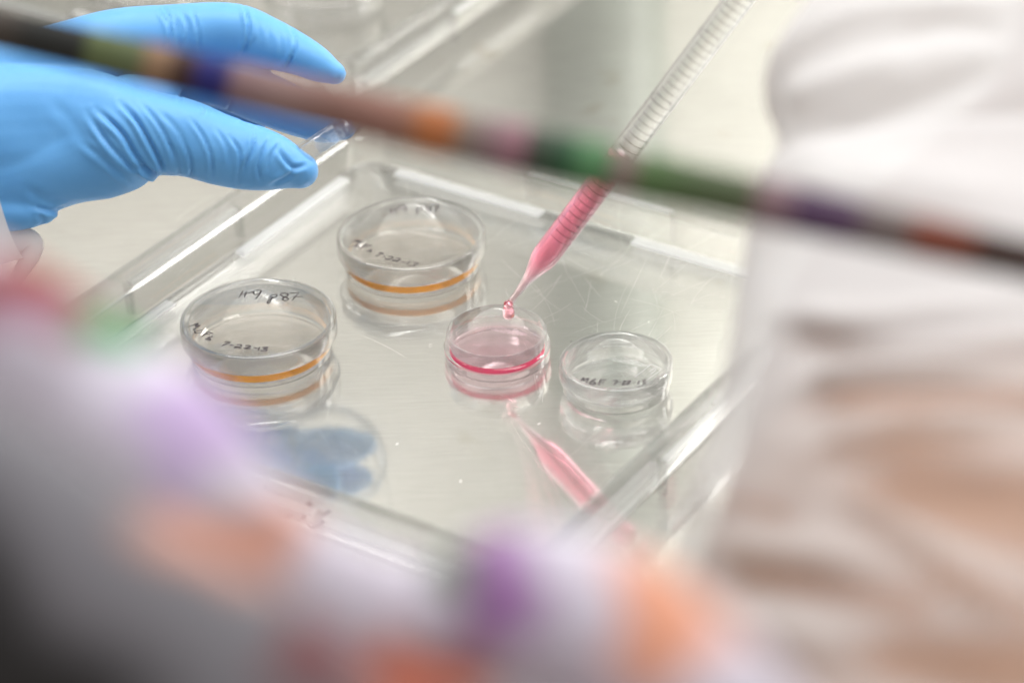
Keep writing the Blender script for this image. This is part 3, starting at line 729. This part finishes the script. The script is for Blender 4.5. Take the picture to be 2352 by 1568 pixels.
# ------------------------------------------------------------------ out of focus strap and cloth close to the lens
def srgb(c): return tuple(((v / 255 + 0.055) / 1.055) ** 2.4 if v > 10 else v / 255 / 12.92 for v in c)
def attr_mat(name, rough, gain=1.0):
    mt, nt, out = new_mat(name)
    a = nt.nodes.new("ShaderNodeAttribute"); a.attribute_name = "print"
    p = principled(nt, (1, 1, 1), rough); nt.links.new(a.outputs["Color"], p.inputs["Base Color"])
    tc = nt.nodes.new("ShaderNodeTexCoord"); nz = noise(nt, 1200, 2, tc.outputs["Object"])
    b = nt.nodes.new("ShaderNodeBump"); b.inputs["Strength"].default_value = 0.2; b.inputs["Distance"].default_value = 0.0002
    nt.links.new(nz.outputs[0], b.inputs["Height"]); nt.links.new(b.outputs[0], p.inputs["Normal"])
    nt.links.new(p.outputs[0], out.inputs[0]); return mt
def set_print(o, cols):
    at = o.data.color_attributes.new("print", "FLOAT_COLOR", "POINT")
    at.data.foreach_set("color", np.c_[cols, np.ones(len(cols))].ravel())
STR = [(-400, (60, 50, 44)), (0, (74, 62, 52)), (70, (20, 20, 12)), (185, (12, 14, 6)), (205, (98, 112, 62)), (320, (104, 116, 74)), (335, (160, 125, 92)), (385, (158, 122, 90)), (398, (66, 28, 12)), (440, (62, 20, 14)),
       (452, (4, 0, 120)), (515, (6, 0, 110)), (535, (150, 116, 120)), (640, (165, 132, 126)), (760, (150, 108, 96)), (900, (166, 116, 100)), (945, (170, 118, 92)), (962, (200, 118, 60)), (1035, (198, 116, 60)), (1055, (150, 134, 116)),
       (1120, (150, 122, 124)), (1195, (176, 118, 134)), (1212, (66, 74, 58)), (1255, (60, 70, 52)), (1265, (28, 82, 44)), (1310, (30, 84, 46)), (1330, (84, 142, 88)), (1395, (84, 138, 84)), (1415, (150, 122, 118)), (1450, (146, 120, 116)),
       (1470, (86, 122, 62)), (1600, (84, 104, 60)), (1720, (86, 98, 62)), (1745, (150, 118, 122)), (1810, (140, 108, 118)), (1835, (86, 52, 92)), (1960, (90, 58, 92)), (1985, (120, 104, 104)), (2080, (124, 108, 102)), (2105, (140, 62, 34)),
       (2230, (128, 58, 28)), (2255, (64, 30, 10)), (2400, (58, 28, 10)), (2800, (70, 50, 30))]
sx = np.array([s[0] for s in STR], float); sc = np.array([srgb(s[1]) for s in STR]) * 0.68
xs = np.linspace(-400, 2800, 900)
ys = 66 + 0.2265 * xs + 6 * np.sin(xs / 600)
half = np.interp(xs, [-400, 0, 600, 1200, 1800, 2352, 2800], [48, 46, 50, 57, 54, 46, 46])
dp = np.interp(xs, [-400, 0, 1200, 2352, 2800], [0.765, 0.75, 0.655, 0.61, 0.60])
V = []; F = []; cols = []; n = len(xs); tv = np.array([0.2265, 1.0]); 
prof = [(-1, 0.0), (0, 0.0), (1, 0.0), (1, 0.0005), (0, 0.0005), (-1, 0.0005)]
for (k, dz) in prof:
    for i in range(n):
        V.append(depth_pt(xs[i] - 0.22 * k * half[i], ys[i] + k * half[i], dp[i] + dz)); cols.append([np.interp(xs[i], sx, sc[:, j]) for j in range(3)])
for a in range(len(prof)):
    b2 = (a + 1) % len(prof)
    F += [(a*n + i, a*n + i + 1, b2*n + i + 1, b2*n + i) for i in range(n - 1)]
strap = mesh_obj("patterned_strap", V, F, attr_mat("printed_strap", 0.6), None, None)
set_print(strap, np.array(cols)); tag(strap, "blurred dark strap with green, brown, navy and orange patches, stretched across above the tray", "strap")

BASE = srgb((208, 200, 212))
PATCH = [((90, 665), (165, 95), (146, 58, 46)), ((30, 720), (120, 40), (190, 150, 170)), ((250, 790), (80, 66), (50, 146, 70)), ((470, 950), (190, 130), (196, 172, 212)), ((250, 860), (120, 60), (220, 212, 226)),
         ((560, 1245), (170, 85), (206, 152, 134)), ((1075, 1310), (80, 70), (112, 126, 104)), ((1160, 1350), (80, 160), (158, 112, 166)), ((1525, 1430), (115, 165), (204, 138, 108)), ((960, 1560), (150, 90), (168, 90, 68)), ((720, 1510), (100, 80), (120, 72, 74)), ((-40, 1640), (340, 340), (40, 38, 38))]  # last patch: corner shade painted into the dark cloth's colour
def printed_tube(name, chain, flat, mat, base, seg=90, per=16, wob=0.0006):
    mb = MB(); c = catmull([(x, y, d) for x, y, d, r in chain], per); r = catmull([(q[3], 0, 0) for q in chain], per)[:, 0]
    C = np.array([depth_pt(*k) for k in c]); loft(mb, C, r * c[:, 2] / FPX, seg, np.full(len(r), flat), False)
    V = np.array(mb.v); ctr = np.repeat(C, seg, axis=0); nr = V - ctr; nr /= np.linalg.norm(nr, axis=1)[:, None]
    for i in range(7):
        k = rng.normal(0, 1, 3); k /= np.linalg.norm(k); V = V + nr * (wob * np.sin(V @ k * rng.uniform(60, 160) + rng.uniform(0, 6)))[:, None]
    o = mesh_obj(name, V, mb.f, mat, None, None)
    PXs, _ = project(V); col = np.tile(np.array(base), (len(V), 1))
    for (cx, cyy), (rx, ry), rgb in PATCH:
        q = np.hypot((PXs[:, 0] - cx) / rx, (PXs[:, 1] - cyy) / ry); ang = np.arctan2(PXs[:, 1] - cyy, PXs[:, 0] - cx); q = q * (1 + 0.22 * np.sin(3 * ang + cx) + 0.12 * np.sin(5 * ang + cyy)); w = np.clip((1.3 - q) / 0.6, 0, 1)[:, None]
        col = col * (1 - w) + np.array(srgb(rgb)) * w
    set_print(o, col); return o
scarf = printed_tube("patterned_cloth", [(-420, 640, 0.52, 180), (-160, 690, 0.515, 190), (40, 780, 0.51, 195), (215, 935, 0.51, 195), (395, 1080, 0.505, 200), (570, 1255, 0.50, 195), (780, 1390, 0.495, 185), (990, 1455, 0.495, 185), (1180, 1420, 0.49, 200),
                      (1400, 1475, 0.485, 205), (1580, 1560, 0.45, 185), (1720, 1720, 0.445, 160), (1900, 1950, 0.44, 150)], 0.7, attr_mat("printed_cloth", 0.8), BASE)
tag(scarf, "blurred pale cloth with purple, orange and green print, rolled across the lower foreground", "cloth")
dark = printed_tube("dark_cloth", [(-500, 1040, 0.47, 300), (-150, 1240, 0.46, 330), (200, 1480, 0.45, 330), (560, 1690, 0.445, 330), (900, 1820, 0.44, 300), (1300, 1920, 0.435, 280)], 0.5, attr_mat("dark_cloth_print_shade", 0.85), srgb((122, 119, 124)))
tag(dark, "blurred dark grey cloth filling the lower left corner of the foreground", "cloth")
